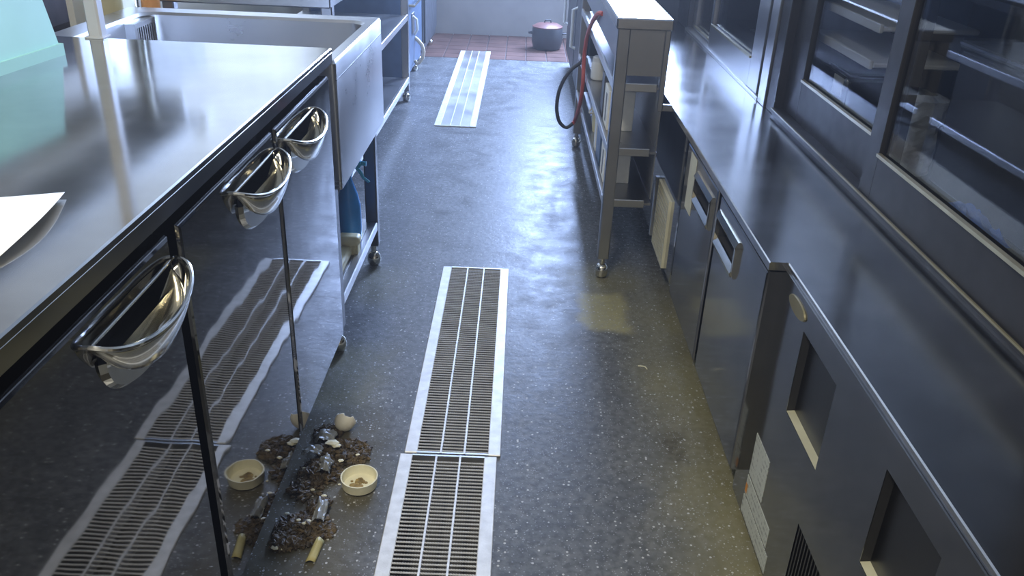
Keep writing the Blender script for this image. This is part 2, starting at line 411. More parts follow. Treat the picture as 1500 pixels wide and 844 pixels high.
# ------------------------------------------------------------------ left run: worktop refrigerator
XD = -.4625
fr_ = thing('worktop_refrigerator', 'three door stainless worktop refrigerator with half moon scoop handles', 'refrigerator', 'L', (-.84, 1.22, 0))
box('body', 'steel_frame', fr_, -1.20, -.512, .46, 1.996, .115, .815)
wt = MB().box(-1.225, -.466, .44, 2.0, .838, .8535, .0022).box(-.478, -.4655, .44, 2.0, .818, .845, .002)
wt.box(-1.2, -.478, .44, 1.998, .81, .839)
build(wt, 'worktop', 'steel_top', fr_)
def scoop(par, yc):
    a0 = .119
    def f(u, v):
        th = math.pi * u; a = a0 * (1 - .10 * v ** 2); o = .045 * (1 - .34 * v ** 1.6)
        z = .766 - .024 * math.sin(th) ** 1.5 - .044 * v * (.25 + .75 * math.sin(th) ** .7)
        return (XD - .001 + o * math.sin(th) ** .75, yc - a * math.cos(th), z)
    build(MB().grid(f, 32, 8), 'handle', 'chrome', par, solid=.003)
    rim = [Vector(f(i / 32, 0)) + Vector((.0005, 0, .0005)) for i in range(33)]
    top = [Vector((XD + .001, yc + a0 - 2 * a0 * i / 4, .766)) for i in range(1, 5)]
    build(MB().tube(rim, .0034, 8).tube([rim[-1]] + top, .0018, 6), 'handle_rim', 'chrome', par)
    n = 24
    def moon(x, w_, zt, h): return [(x, yc - w_ * math.cos(math.pi * i / n), zt - h * math.sin(math.pi * i / n) ** .8) for i in range(n + 1)]
    vv = moon(XD - .001, .110, .738, .068) + moon(XD + .007, .104, .738, .062)
    build(MB().add(vv, [(i, i + 1, n + 2 + i, n + 1 + i) for i in range(n)] + [tuple(range(n + 1, 2 * n + 2))]), 'handle_plate', 'chrome', par)
    # floor closing the scoop
    fl_ = [f(i / n, 1) for i in range(n + 1)]
    build(MB().add(fl_ + [(XD - .001, yc, .704)], [(k, k + 1, n + 1) for k in range(n)]), 'handle_floor', 'chrome', par)
for y0, y1, yc in ((.535, 1.002, .889), (1.036, 1.481, 1.373), (1.502, 1.940, 1.668)):
    d = pocket_door('steel_door', fr_, XD, -.508, y0, y1, .115, .801, yc - .108, yc + .108, .714, .764, .036, .006)
    box('gasket', 'gasket', d, -.514, -.504, y0 + .006, y1 - .006, .125, .79)
    scoop(d, yc)
for y0, y1 in ((1.002, 1.036), (1.481, 1.502), (1.940, 1.998)):
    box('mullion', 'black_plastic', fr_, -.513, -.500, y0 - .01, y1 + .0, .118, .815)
def foot(par, x, y, zt, m='chrome'):
    build(MB().lathe([(.010, zt), (.010, .048), (.014, .046), (.021, .036), (.024, .024), (.022, .010), (.016, .001)], (x, y, 0), 16), 'foot', m, par)
for x in (-.53, -1.14):
    for y in (.55, 1.95): foot(fr_, x, y, .116)

# sink
sk = thing('sink_unit', 'stainless sink with deep apron standing on a legged shelf frame', 'sink', 'L', (-.84, 2.33, 0))
SX0, SX1, SY0, SY1, SZ = -1.235, -.4605, 2.004, 2.655, .822
ix0, ix1, iy0, iy1 = -1.165, -.500, 2.05, 2.600
mb = MB()
zb = .60
O = [(SX0, SY0), (SX1, SY0), (SX1, SY1), (SX0, SY1)]; I = [(ix0, iy0), (ix1, iy0), (ix1, iy1), (ix0, iy1)]
bm = bmesh.new()
def ring(pts, z, rad, n=6):
    out = []
    for k, (x, y) in enumerate(pts):
        sx = 1 if k in (0, 3) else -1; sy = 1 if k in (0, 1) else -1
        cx, cy = x + sx * rad, y + sy * rad; a0 = {0: math.pi, 1: 1.5 * math.pi, 2: 0, 3: .5 * math.pi}[k]
        for i in range(n + 1):
            a = a0 + (math.pi / 2) * i / n; out.append((cx + rad * math.cos(a), cy + rad * math.sin(a), z))
    return out
R1 = [ring(O, .50, .006), ring(O, SZ - .008, .010), ring([(SX0 + .004, SY0 + .004), (SX1 - .004, SY0 + .004), (SX1 - .004, SY1 - .004), (SX0 + .004, SY1 - .004)], SZ, .012),
      ring([(ix0 - .006, iy0 - .006), (ix1 + .006, iy0 - .006), (ix1 + .006, iy1 + .006), (ix0 - .006, iy1 + .006)], SZ - .004, .05), ring(I, SZ - .012, .05),
      ring([(ix0 + .005, iy0 + .005), (ix1 - .005, iy0 + .005), (ix1 - .005, iy1 - .005), (ix0 + .005, iy1 - .005)], zb + .03, .05),
      ring([(ix0 + .03, iy0 + .03), (ix1 - .03, iy0 + .03), (ix1 - .03, iy1 - .03), (ix0 + .03, iy1 - .03)], zb, .05)]
nn = len(R1[0])
def loft(rings, close):
    vs = [v for r in rings for v in r]
    fs = [(i * nn + k, i * nn + (k + 1) % nn, (i + 1) * nn + (k + 1) % nn, (i + 1) * nn + k) for i in range(len(rings) - 1) for k in range(nn)]
    if close: fs.append(tuple(range((len(rings) - 1) * nn, len(rings) * nn)))
    return MB().add(vs, fs, True)
build(loft(R1[:4], False), 'apron', 'steel_sink', sk, angle=30)
build(loft(R1[3:], True), 'basin', 'steel_sink', sk, angle=30)
box('apron_seam', 'steel_frame', sk, SX1 - .002, SX1 + .0008, SY0 + .004, SY1 - .004, .775, .777)
for x in (-.505, -1.19):
    for y in (2.045, 2.625):
        box('leg', 'steel_frame', sk, x - .02, x + .02, y - .02, y + .02, .075, .52, .004)
        foot(sk, x, y, .08)
box('shelf', 'steel_rack', sk, -1.20, -.512, 2.03, 2.64, .150, .162, .002)
box('shelf_lip', 'steel_sink', sk, -.512, -.486, 2.065, 2.605, .135, .166, .003)
# overflow strainer in the basin's wall side
ov = px(203, 47, 'L', X=-1.160); yo, zo = ov.y, ov.z
ya, yb, za, zb_ = yo - .075, yo + .075, zo - .05, zo + .035
oc = MB()
for q in ((ya, yb, zb_ - .014, zb_), (ya, yb, za, za + .018), (ya, ya + .016, za + .018, zb_ - .014), (yb - .016, yb, za + .018, zb_ - .014)): oc.box(-1.164, -1.135, *q)
ov_ = build(oc, 'overflow_box', 'steel_sink', sk)
for k in range(8): box('overflow_bar', 'steel_sink', ov_, -1.140, -1.136, ya + .020 + k * .0148, ya + .0275 + k * .0148, za + .018, zb_ - .014)
# things under and behind the sink
bt = thing('spray_bottle', 'blue trigger spray bottle standing on the shelf under the sink', 'bottle', 'L', (-.545, 2.45, .162))
bx, by = -.545, 2.45
build(MB().lathe([(.030, .163), (.037, .168), (.038, .25), (.037, .285), (.030, .320), (.020, .350), (.014, .368), (.0135, .385)], (bx, by, 0), 24), 'bottle_body', 'blue_liquid', bt)
build(MB().lathe([(.016, .383), (.017, .387), (.017, .403), (.013, .408)], (bx, by, 0), 20), 'collar', 'cyan_plastic', bt)
hd = MB().box(bx - .035, bx + .045, by - .011, by + .011, .408, .432, .006, 2)
build(hd, 'spray_head', 'cyan_plastic', bt)
build(MB().tube([(bx + .045, by, .422), (bx + .060, by, .421)], .007, 10), 'nozzle', 'cyan_plastic', bt)
build(MB().tube([(bx + .028, by, .41), (bx + .042, by, .392), (bx + .050, by, .375), (bx + .068, by, .362)], [.006, .006, .005, .004], 8), 'trigger', 'cyan_plastic', bt)
br = thing('scrub_brush', 'cream plastic scrubbing brush lying on the shelf under the sink', 'brush', 'L', (-.53, 2.30, .162))
build(MB().box(-.565, -.493, 2.335, 2.385, .192, .222, .013, 3), 'brush_head', 'cream', br)
build(MB().box(-.558, -.500, 2.341, 2.379, .162, .196), 'bristles', 'bristle', br)
build(MB().box(-.552, -.518, 2.19, 2.345, .162, .192, .008, 2), 'brush_handle', 'cream', br)

# on the worktop: mint box, sheet of paper
c1, c2 = px(0, 112, 'L', Z=.8535), px(96, 80, 'L', Z=.8535)
dy = (c2 - c1).normalized(); dx = Vector((-dy.y, dy.x, 0)).normalized()
if dx.x > 0: dx = -dx
mbx = thing('storage_box', 'mint green plastic box with a flanged rim standing on the left worktop', 'box', 'L', (c2.x, c2.y, .8535))
def obox(mb, o, a0, a1, b0, b1, z0, z1, taper=0.0):
    vs = []
    for z, tp in ((z0, 0), (z1, taper)):
        for a, b in ((a0 + tp, b0 + tp), (a1 - tp, b0 + tp), (a1 - tp, b1 - tp), (a0 + tp, b1 - tp)):
            p = o + dy * a + dx * b; vs.append((p.x, p.y, z))
    return mb.add(vs, [(0, 3, 2, 1), (4, 5, 6, 7), (0, 1, 5, 4), (1, 2, 6, 5), (2, 3, 7, 6), (3, 0, 4, 7)])
build(obox(MB(), c2, -.46, 0, 0, .20, .8535, .8775), 'rim', 'mint', mbx)
build(obox(MB(), c2, -.453, -.007, .006, .193, .8775, 1.02, .016), 'tub', 'mint', mbx)
build(obox(MB(), c2, -.40, -.06, .06, .15, 1.02, 1.03, .002), 'base_ridge', 'mint', mbx)
pp = [px(x, y, 'L', Z=.8545) for x, y in ((95, 286), (-120, 300), (-60, 400), (68, 330))]
pb = thing('paper_sheet', 'white sheet of paper with a lifted edge lying on the left worktop', 'paper', 'L', tuple(pp[0]))
A, B, C, D = px(96, 286, 'L', Z=.8545), px(-140, 298, 'L', Z=.8545), px(-200, 470, 'L', Z=.8545), px(0, 383, 'L', Z=.8545)
def sheet(u, v):
    p = (A * (1 - u) + B * u) * (1 - v) + (D * (1 - u) + C * u) * v
    b = math.sin(math.pi * v) * .012 * (1 - u)
    q = p + Vector((b * .8, -b * .2, 0)); q.z = .8546 + .010 * (1 - u) ** 2 * (.4 + .6 * math.sin(3 * v)) ; return q
build(MB().grid(sheet, 14, 12), 'sheet', 'paper', pb, solid=.0004)
# post of the overshelf at the back corner of the worktop
po = thing('support_post', 'pale steel post rising from the back of the left worktop to the ceiling', 'post', 'L', (-1.03, 2.0, .8535))
q = px(148, 53, 'L', Z=.8535)
box('tube', 'post_paint', po, q.x - .016, q.x + .016, q.y - .030, q.y + .002, .8535, 2.49, .004)
box('base_flange', 'post_paint', po, q.x - .022, q.x + .022, q.y - .036, q.y + .006, .8530, .8575, .001)
# back shelf behind the run with jug, pipe and boards
bs = thing('back_ledge', 'dark wooden ledge running along the wall behind the sink', 'ledge', 'L', (-1.42, 2.5, 0))
box('plank', 'dark_wood', bs, -1.535, -1.242, .9, 2.95, .700, .735, .003)
struct('trim_1', MB().box(-1.60, -1.575, .9, 3.3, 0, 1.16), 'dark_wood')
for yy in (1.0, 2.0, 2.9): box('bracket', 'dark_wood', bs, -1.52, -1.27, yy - .02, yy + .02, .0, .700)
jy = 2.70
j0 = px(150, 3, 'L', Y=jy); j1 = px(187, 3, 'L', Y=jy)
jg = thing('plastic_jug', 'cream plastic jug standing on the dark ledge behind the sink', 'jug', 'L', ((j0.x + j1.x) / 2, jy, .735))
build(MB().box(j0.x, j1.x, jy - .05, jy + .06, .735, .93, .018, 3), 'jug_body', 'cream', jg)
build(MB().lathe([(.022, .928), (.022, .955), (.017, .957), (.017, .975)], ((j0.x + j1.x) / 2, jy, 0), 18), 'cap', 'white_plastic', jg)
pt = px(199, 8, 'L', Y=2.80)
pi_ = thing('water_pipe', 'shiny water pipe rising behind the sink rim beside the cream jug', 'pipe', 'L', (pt.x, 2.80, .735))
build(MB().tube([(pt.x, 2.80, .735), (pt.x, 2.80, 1.25), (pt.x + .03, 2.79, 1.28), (pt.x + .20, 2.70, 1.28), (pt.x + .22, 2.69, 1.24)], .011, 12), 'tube', 'chrome', pi_)
build(MB().lathe([(.02, .735), (.02, .742), (.013, .745)], (pt.x, 2.80, 0), 16), 'flange', 'chrome', pi_)
tp = px(126, 30, 'L', Y=2.35)
tpn = thing('teal_board', 'dull teal board leaning on the ledge behind the pale post', 'board', 'L', (tp.x, 2.35, .735))
box('board', 'teal_panel', tpn, -1.40, -1.385, 2.15, 2.42, .735, 1.05, .003)
wb = thing('cutting_board', 'white cutting board propped against the wall beyond the sink', 'board', 'L', (-1.39, 2.75, .735))
build(MB().box(-1.40, -1.38, 2.60, 2.90, .735, 1.10).box(-1.40, -1.38, 2.60, 2.69, 1.10, 1.125).box(-1.40, -1.38, 2.81, 2.90, 1.10, 1.125).box(-1.40, -1.38, 2.60, 2.90, 1.125, 1.16), 'board', 'white_plastic', wb)
ob = px(242, 2, 'L', Y=2.78)
orange = thing('orange_bottle', 'small orange bottle standing on the ledge behind the sink', 'bottle', 'L', (-1.275, 2.90, .735))
build(MB().lathe([(.026, .735), (.03, .74), (.03, .86), (.014, .90), (.014, .92)], (-1.275, 2.90, 0), 18), 'bottle_body', 'orange', orange)
build(MB().lathe([(.017, .918), (.017, .94), (.012, .945)], (-1.275, 2.90, 0), 18), 'cap', 'white_plastic', orange)

# ------------------------------------------------------------------ left run beyond the sink: shelf table, range, second appliance
LX = -.69
st = thing('shelf_table', 'stainless work table with two pale under shelves beyond the sink', 'table', 'L', (-.95, 4.1, 0))
for x in (LX - .02, -1.26):
    for y in (3.02, 4.86):
        box('leg', 'steel_rack', st, x - .02, x + .02, y - .02, y + .02, .06, .80, .004); foot(st, x, y, .065)
box('table_top', 'steel_sink', st, -1.30, LX, 2.98, 4.89, .79, .83, .004)
for z in (.140, .488):
    box('shelf', 'steel_sink', st, -1.28, LX - .012, 3.0, 4.84, z - .012, z, .002)
    box('shelf_lip', 'steel_post', st, LX - .012, LX, 3.04, 4.84, z - .030, z + .004, .002)
def appliance(name, label, cat, x1, y0, y1, body, trim):
    a = thing(name, label, cat, 'L', ((x1 - 1.3) / 2, (y0 + y1) / 2, 0))
    box('body', body, a, -1.30, x1 - .012, y0, y1, .09, .82, .006)
    box('top', 'steel_rack', a, -1.31, x1, y0 - .005, y1 + .005, .82, .85, .003)
    d = box('door', body, a, x1 - .012, x1, y0 + .03, y1 - .03, .14, .56, .004)
    build(MB().tube([(x1 + .002, y0 + .10, .50), (x1 + .03, y0 + .10, .50), (x1 + .03, y1 - .10, .50), (x1 + .002, y1 - .10, .50)], .008, 8), 'handle', 'chrome', d)
    box('control_panel', trim, a, x1 - .012, x1 + .004, y0 + .01, y1 - .01, .60, .80, .003)
    for k in range(3): build(MB().tube([(x1, y0 + .16 + k * (y1 - y0 - .32) / 2, .70), (x1 + .03, y0 + .16 + k * (y1 - y0 - .32) / 2, .70)], .02, 12), 'knob', 'black_plastic', a)
    for x in (x1 - .05, -1.25):
        for y in (y0 + .05, y1 - .05): foot(a, x, y, .095)
    return a
ap = appliance('gas_range', 'blue grey cooking range with a tan hose beyond the shelf table', 'range', -.72, 5.0, 5.72, 'blue_enamel', 'steel_rack')
box('valve_plate', 'steel_rack', ap, -.722, -.714, 5.20, 5.30, .32, .44, .002)
build(MB().tube([(-.72, 5.25, .42), (-.695, 5.25, .40), (-.69, 5.24, .34), (-.71, 5.25, .31)], .008, 8), 'valve_lever', 'white_plastic', ap)
hs = [px(x, y, 'L', Y=5.35) for x, y in ((598, 88), (606, 93), (614, 92), (619, 85), (620.5, 76), (618, 66), (612, 59), (600, 55))]
hs = [Vector((max(p.x, -.712), p.y, p.z)) for p in hs]
hs[0].x = hs[-1].x = -.722
tag(build(MB().tube(hs, .012, 8), 'gas_hose', 'tan_rubber', None, 'L', hs[0]), 'tan rubber hose looping out beside the cooking range', 'hose')
appliance('steam_cabinet', 'dark steel cabinet by the terracotta tiles on the left of the aisle', 'cabinet', -.72, 5.86, 6.62, 'dark_enamel', 'dark_enamel')

# ------------------------------------------------------------------ right run: low worktop refrigerator
RX, PX, TZ = .500, .530, .600
rf = thing('undercounter_refrigerator', 'low two door stainless refrigerator with vented motor panel under the glass cabinets', 'refrigerator', 'R', (.9, 1.6, 0))
box('body', 'steel_frame', rf, .545, 1.30, .35, 2.34, .10, .585)
tpm = MB(); lp = [(.532, .30), (1.32, .30), (1.32, 2.352), (.497, 2.352), (.497, 1.445), (.532, 1.445)]
lq = [(x + (.002 if x < .6 else 0), y) for x, y in lp]
tpm.add([(x, y, .583) for x, y in lp] + [(x, y, TZ - .002) for x, y in lp] + [(x, y, TZ) for x, y in lq],
        [(0, 1, 2, 3, 4, 5), (12, 13, 14, 15, 16, 17)] + [(k + r, (k + 1) % 6 + r, (k + 1) % 6 + 6 + r, k + 6 + r) for r in (0, 6) for k in range(6)])
build(tpm, 'worktop', 'steel_rtop', rf)
def rhandle(par, y0, y1):
    yc = (y0 + y1) / 2; mb = MB()
    # visor across the top, rounded near end, lip below; dark pocket between
    def bar(prof, ya, yb):
        vs = [(x, y, z) for y in (ya, yb) for x, z in prof]; n = len(prof)
        mb.add(vs, [tuple(range(n)), tuple(range(n, 2 * n))] + [(i, (i + 1) % n, n + (i + 1) % n, n + i) for i in range(n)])
    bar([(RX + .002, .546), (RX - .004, .545), (RX - .010, .531), (RX - .009, .528), (RX + .002, .531)], y0, y1)
    bar([(RX + .002, .482), (RX - .002, .481), (RX - .010, .466), (RX - .008, .458), (RX + .002, .455)], y0 + .012, y1 - .008)
    for ya, yb in ((y0, y0 + .010), (y1 - .008, y1)):
        bar([(RX + .002, .533), (RX - .0085, .531), (RX - .0085, .474), (RX - .005, .460), (RX + .002, .456)], ya, yb)
    build(mb, 'handle', 'chrome', par)
for y0, y1, h0, h1 in ((1.905, 2.300, 1.935, 2.140), (1.455, 1.872, 1.660, 1.858)):
    d = pocket_door('steel_right', rf, RX, RX + .045, y0, y1, .100, .575, h0 + .009, h1 - .007, .480, .532, .032)
    box('gasket', 'gasket', d, RX + .044, RX + .05, y0 + .005, y1 - .005, .11, .565)
    rhandle(d, h0, h1)
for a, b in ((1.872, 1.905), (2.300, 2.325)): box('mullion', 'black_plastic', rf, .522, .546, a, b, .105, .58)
# motor compartment panel with two square recesses and a louvre, cut out of the sheet
HOLES = [(.752, .918, .365, .535), (1.124, 1.297, .365, .535), (.915, 1.137, .035, .238)]
ys = sorted({.32, 1.50, *[h[0] for h in HOLES], *[h[1] for h in HOLES]}); zs = sorted({.015, .586, *[h[2] for h in HOLES], *[h[3] for h in HOLES]})
pm = MB(); idx = {}
for j, z in enumerate(zs):
    for i, y in enumerate(ys): idx[i, j] = len(pm.v); pm.v.append((PX, y, z))
for j in range(len(zs) - 1):
    for i in range(len(ys) - 1):
        cy, cz = (ys[i] + ys[i + 1]) / 2, (zs[j] + zs[j + 1]) / 2
        if any(h[0] < cy < h[1] and h[2] < cz < h[3] for h in HOLES): continue
        pm.f.append((idx[i, j], idx[i + 1, j], idx[i + 1, j + 1], idx[i, j + 1])); pm.sm.append(False)
mp = build(pm, 'motor_panel', 'steel_right', rf)
md = mp.modifiers.new('sheet', 'SOLIDIFY'); md.thickness = .0015; md.offset = 0
box('panel_fold', 'steel_right', rf, .5285, .5315, .32, 1.50, .5835, .5870)
for y0, y1, z0, z1 in HOLES[:2]:
    x1 = PX + .046
    rc = MB().add([(PX, y0, z0), (PX, y1, z0), (PX, y1, z1), (PX, y0, z1), (x1, y0, z0 + .0), (x1, y1, z0 + .0), (x1, y1, z1), (x1, y0, z1)],
                  [(4, 5, 6, 7), (0, 3, 7, 4), (1, 5, 6, 2), (2, 6, 7, 3)])
    build(rc, 'vent_recess', 'recess_shade', mp)
    build(MB().add([(PX, y0, z0 + .0005), (PX, y1, z0 + .0005), (x1, y1, z0 + .004), (x1, y0, z0 + .004)], [(0, 1, 2, 3)]), 'vent_sill', 'pale_vent', mp)
    me = None
    for k in range(8):
        if me is None: o = build(MB().box(x1 - .006, x1 - .001, y0 + .008, y0 + .0105, z0 + .004, z0 + .085), 'vent_slat', 'chrome', mp); me = o.data
        else: o = bpy.data.objects.new('vent_slat', me); COL.objects.link(o); o.parent = mp
        o.location = (0, k * .011, 0)
y0, y1, z0, z1 = HOLES[2]
box('louvre_back', 'recess_shade', mp, PX + .02, PX + .024, y0, y1, z0, z1)
me = None
for k in range(18):
    if me is None: o = build(MB().box(PX - .001, PX + .012, y0 + .003, y0 + .0075, z0, z1), 'louvre_slat', 'steel_frame', mp); me = o.data
    else: o = bpy.data.objects.new('louvre_slat', me); COL.objects.link(o); o.parent = mp
    o.location = (0, k * .01215, 0)
# print stickers and badge
box('instruction_label', 'label_print', mp, PX - .0016, PX - .0008, 1.318, 1.415, .125, .228)
box('warning_label', 'label_print', mp, PX - .0016, PX - .0008, 1.250, 1.418, .072, .118)
wl = box('rating_label', 'label_print', mp, PX - .0016, PX - .0008, 1.232, 1.420, .022, .066)
build(MB().add([(PX - .0019, 1.418, .075), (PX - .0019, 1.405, .075), (PX - .0019, 1.405, .098), (PX - .0019, 1.418, .098)], [(0, 1, 2, 3)]), 'warning_mark', 'orange', mp)
ovl = MB(); n = 24; vv = []
for d in (0, .003):
    vv += [(PX - .001 - d, 1.345 + (.047 - d * .4) * math.cos(2 * math.pi * k / n), .557 + (.0155 - d * .4) * math.sin(2 * math.pi * k / n)) for k in range(n)]
ovl.add(vv, [(k, (k + 1) % n, n + (k + 1) % n, n + k) for k in range(n)] + [tuple(range(n, 2 * n))])
build(ovl, 'oval_badge', 'badge', mp)
box('door_notice', 'beige_vent', rf, RX - .0012, RX - .0004, 2.165, 2.245, .405, .565)
for x in (.58, 1.24):
    for y in (.42, 2.28): foot(rf, x, y, .105)
# plain steel unit beyond, standing behind the narrow rack
fu = thing('steel_base_unit', 'plain stainless base unit with beige louvred grille behind the narrow rack', 'base unit', 'R', (.9, 3.3, 0))
box('body', 'steel_mirror', fu, RX + .012, 1.30, 2.37, 4.44, .095, .582, .003)
box('worktop', 'steel_rtop', fu, .497, 1.32, 2.352, 4.45, .583, TZ)
gy0, gy1, gz0, gz1 = 2.485, 2.705, .095, .326
gp = build(MB().box(RX + .0095, RX + .013, gy0, gy1, gz0, gz1).box(RX + .003, RX + .010, gy0, gy0 + .014, gz0, gz1).box(RX + .003, RX + .010, gy1 - .014, gy1, gz0, gz1)
           .box(RX + .003, RX + .010, gy0 + .014, gy1 - .014, gz0, gz0 + .014).box(RX + .003, RX + .010, gy0 + .014, gy1 - .014, gz1 - .014, gz1), 'grille_panel', 'beige_vent', fu)
for k in range(12): box('grille_slat', 'beige_vent', gp, RX + .0035, RX + .0075, gy0 + .014, gy1 - .014, gz0 + .0195 + k * .0163, gz0 + .0295 + k * .0163)
box('side_edge', 'steel_post', fu, RX - .003, RX + .012, 2.722, 2.742, .11, .325, .001)
for x in (.58, 1.24):
    for y in (2.42, 4.36): foot(fu, x, y, .10)

# ------------------------------------------------------------------ narrow rack standing in the aisle
rk = thing('storage_rack', 'narrow stainless rack with bright shelf edges and ball feet in front of the base unit', 'rack', 'R', (.385, 3.35, 0))
KX0, KX1, KY0, KY1 = .306, .468, 2.585, 4.12
for y in (KY0 + .018, KY1 - .018):
    x = KX0 + .019
    box('leg', 'steel_rack', rk, x - .019, x + .019, y - .018, y + .018, .072, .83, .003)
    build(MB().lathe([(.009, .09), (.009, .05), (.014, .048), (.021, .038), (.0235, .024), (.020, .008), (.012, .001)], (x, y, 0), 16), 'foot', 'chrome', rk)
    build(MB().box(KX1 - .020, KX1 - .002, y - .018, y + .018, .584, .83, .003).box(KX1 - .006, .4971, y - .006, y + .006, .584, .604), 'hanger', 'steel_rack', rk)
box('top', 'steel_rtop', rk, KX0 - .006, KX1 + .002, KY0 - .004, KY1, .828, .862, .004)
for z in (.664, .458, .284):
    box('shelf', 'steel_rack', rk, KX0 + .008, KX1 - .004, KY0 + .008, KY1 - .02, z - .014, z - .006)
    box('shelf_lip', 'steel_post', rk, KX0, KX0 + .010, KY0 + .03, KY1 - .02, z - .022, z + .006, .002)
    box('end_rail', 'steel_sink', rk, KX0 + .036, KX1 - .026, KY0 + .004, KY0 + .016, z - .022, z + .004, .002)
box('end_panel', 'steel_rack', rk, KX0 + .037, KX1 - .020, KY0 + .012, KY0 + .016, .69, .829)
box('back_panel', 'steel_rack', rk, KX1 - .005, KX1 - .001, KY0 + .03, KY1 - .03, .284, .83)
box('fascia', 'steel_rack', rk, KX0 + .002, KX0 + .008, KY0 + .03, KY1 - .03, .735, .83, .001)
# goods on the rack
def carton(y0, y1, z, h, m, label, stripe=True, depth=.09):
    t = thing('carton', label, 'box', 'R', (KX0 + .07, (y0 + y1) / 2, z))
    box('box_body', m, t, KX0 + .016, KX0 + .016 + depth, y0, y1, z, z + h, .002)
    if stripe: box('print_band', 'charcoal', t, KX0 + .0152, KX0 + .017, y0 + (y1 - y0) * .35, y0 + (y1 - y0) * .55, z + h * .15, z + h * .85)
carton(2.82, 2.95, .452, .135, 'paper', 'white carton with dark print on the upper inner shelf of the rack')
carton(2.99, 3.07, .452, .15, 'charcoal', 'dark carton beside the white one on the rack', False)
carton(2.78, 2.90, .278, .12, 'paper', 'white carton with dark print on the lowest rack shelf')
carton(2.96, 3.10, .278, .145, 'blue_enamel', 'blue grey carton on the lowest rack shelf', False)
carton(3.14, 3.20, .278, .15, 'white_plastic', 'slim white carton on the lowest rack shelf', False)
tb = thing('cream_tub', 'cream tub with a wire bail standing on the lowest shelf of the rack', 'tub', 'R', (.385, 3.42, .278))
build(MB().lathe([(.048, .279), (.058, .40), (.060, .405), (.056, .405), (.047, .285)], (.382, 3.42, 0), 24), 'tub_body', 'cream', tb)
build(MB().tube([(.382 - .066 * math.sin(math.pi * i / 12), 3.42 - .060 * math.cos(math.pi * i / 12), .400 - .045 * math.sin(math.pi * i / 12)) for i in range(13)], .003, 6), 'bail', 'tan_rubber', tb)
jr = thing('white_jar', 'small white jar standing on the upper inner shelf of the rack', 'jar', 'R', (.37, 3.60, .452))
build(MB().lathe([(.03, .453), (.034, .458), (.034, .52), (.028, .53)], (.36, 3.60, 0), 20), 'jar_body', 'white_plastic', jr)
build(MB().lathe([(.030, .528), (.030, .545), (.026, .548)], (.36, 3.60, 0), 20), 'lid', 'white_plastic', jr)
# hoses hung from the rack
hp = [px(x, y, 'R', Y=3.9) for x, y in ((862, 84), (850, 92), (838, 101), (826, 117), (818, 137), (815.5, 158), (818, 175), (824, 184), (831, 186.5), (839, 181))]
hp = [Vector((min(p.x, .302) if i else .315, p.y, p.z)) for i, p in enumerate(hp)]
def smooth(pts, n=5):
    out = []
    for i in range(len(pts) - 1):
        p0, p1, p2, p3 = pts[max(i - 1, 0)], pts[i], pts[i + 1], pts[min(i + 2, len(pts) - 1)]
        for k in range(n):
            t = k / n; out.append(.5 * ((2 * p1) + (-p0 + p2) * t + (2 * p0 - 5 * p1 + 4 * p2 - p3) * t * t + (-p0 + 3 * p1 - 3 * p2 + p3) * t ** 3))
    return out + [pts[-1]]
hs_ = thing('rubber_hose', 'black and red rubber hose hanging in a loop from the rack', 'hose', 'R', tuple(hp[0]))
build(MB().tube(smooth(hp), .0085, 8), 'black_section', 'black_rubber', hs_)
rp = [px(x, y, 'R', X=.296) for x, y in ((876, 20), (867, 34), (861, 50), (857, 72), (855, 95), (854, 120), (851, 145), (847, 162), (842, 176))]
rp.append(hp[-1]); rp.insert(0, Vector((.309, rp[0].y - .05, .792)))     # the red end is plugged into the fascia
build(MB().tube(smooth(rp), .0085, 8), 'red_section', 'red_rubber', hs_)

# dark fryer-like appliance further along on the right, and the round bin by the end wall
dk = thing('floor_appliance', 'tall dark appliance with pale door handle beyond the narrow rack', 'appliance', 'R', (.6, 5.2, 0))
box('body', 'dark_enamel', dk, .37, .95, 4.30, 6.05, .07, .82, .006)
box('top', 'steel_rack', dk, .365, .96, 4.29, 6.06, .82, .85, .003)
for y0, y1 in ((4.34, 5.14), (5.2, 6.0)):
    d = box('door', 'charcoal', dk, .355, .372, y0, y1, .12, .76, .004)
    build(MB().tube([(.358, y1 - .06, .30), (.330, y1 - .06, .31), (.330, y1 - .06, .52), (.358, y1 - .06, .53)], .010, 8), 'handle', 'white_plastic', d)
for x in (.42, .9):
    for y in (4.4, 5.95): foot(dk, x, y, .075)
bn = thing('round_bin', 'round dark pot with a reddish lid standing on the terracotta tiles', 'pot', 'W', (.205, 6.62, 0))
build(MB().lathe([(.085, .002), (.105, .012), (.117, .06), (.117, .15), (.112, .165)], (.205, 6.62, 0), 28), 'pot_body', 'dark_enamel', bn)
mat('lid_red', (.16, .07, .06), .1, .4)
build(MB().lathe([(.114, .163), (.116, .172), (.08, .19), (.02, .198)], (.205, 6.62, 0), 28), 'lid', 'lid_red', bn)
build(MB().tube([(.18, 6.62, .197), (.185, 6.62, .215), (.225, 6.62, .215), (.23, 6.62, .197)], .006, 8), 'lid_knob', 'black_plastic', bn)
for s in (-1, 1): build(MB().tube([(.205 + s * .115, 6.59, .12), (.205 + s * .14, 6.60, .12), (.205 + s * .14, 6.64, .12), (.205 + s * .115, 6.65, .12)], .006, 8), 'side_handle', 'black_plastic', bn)

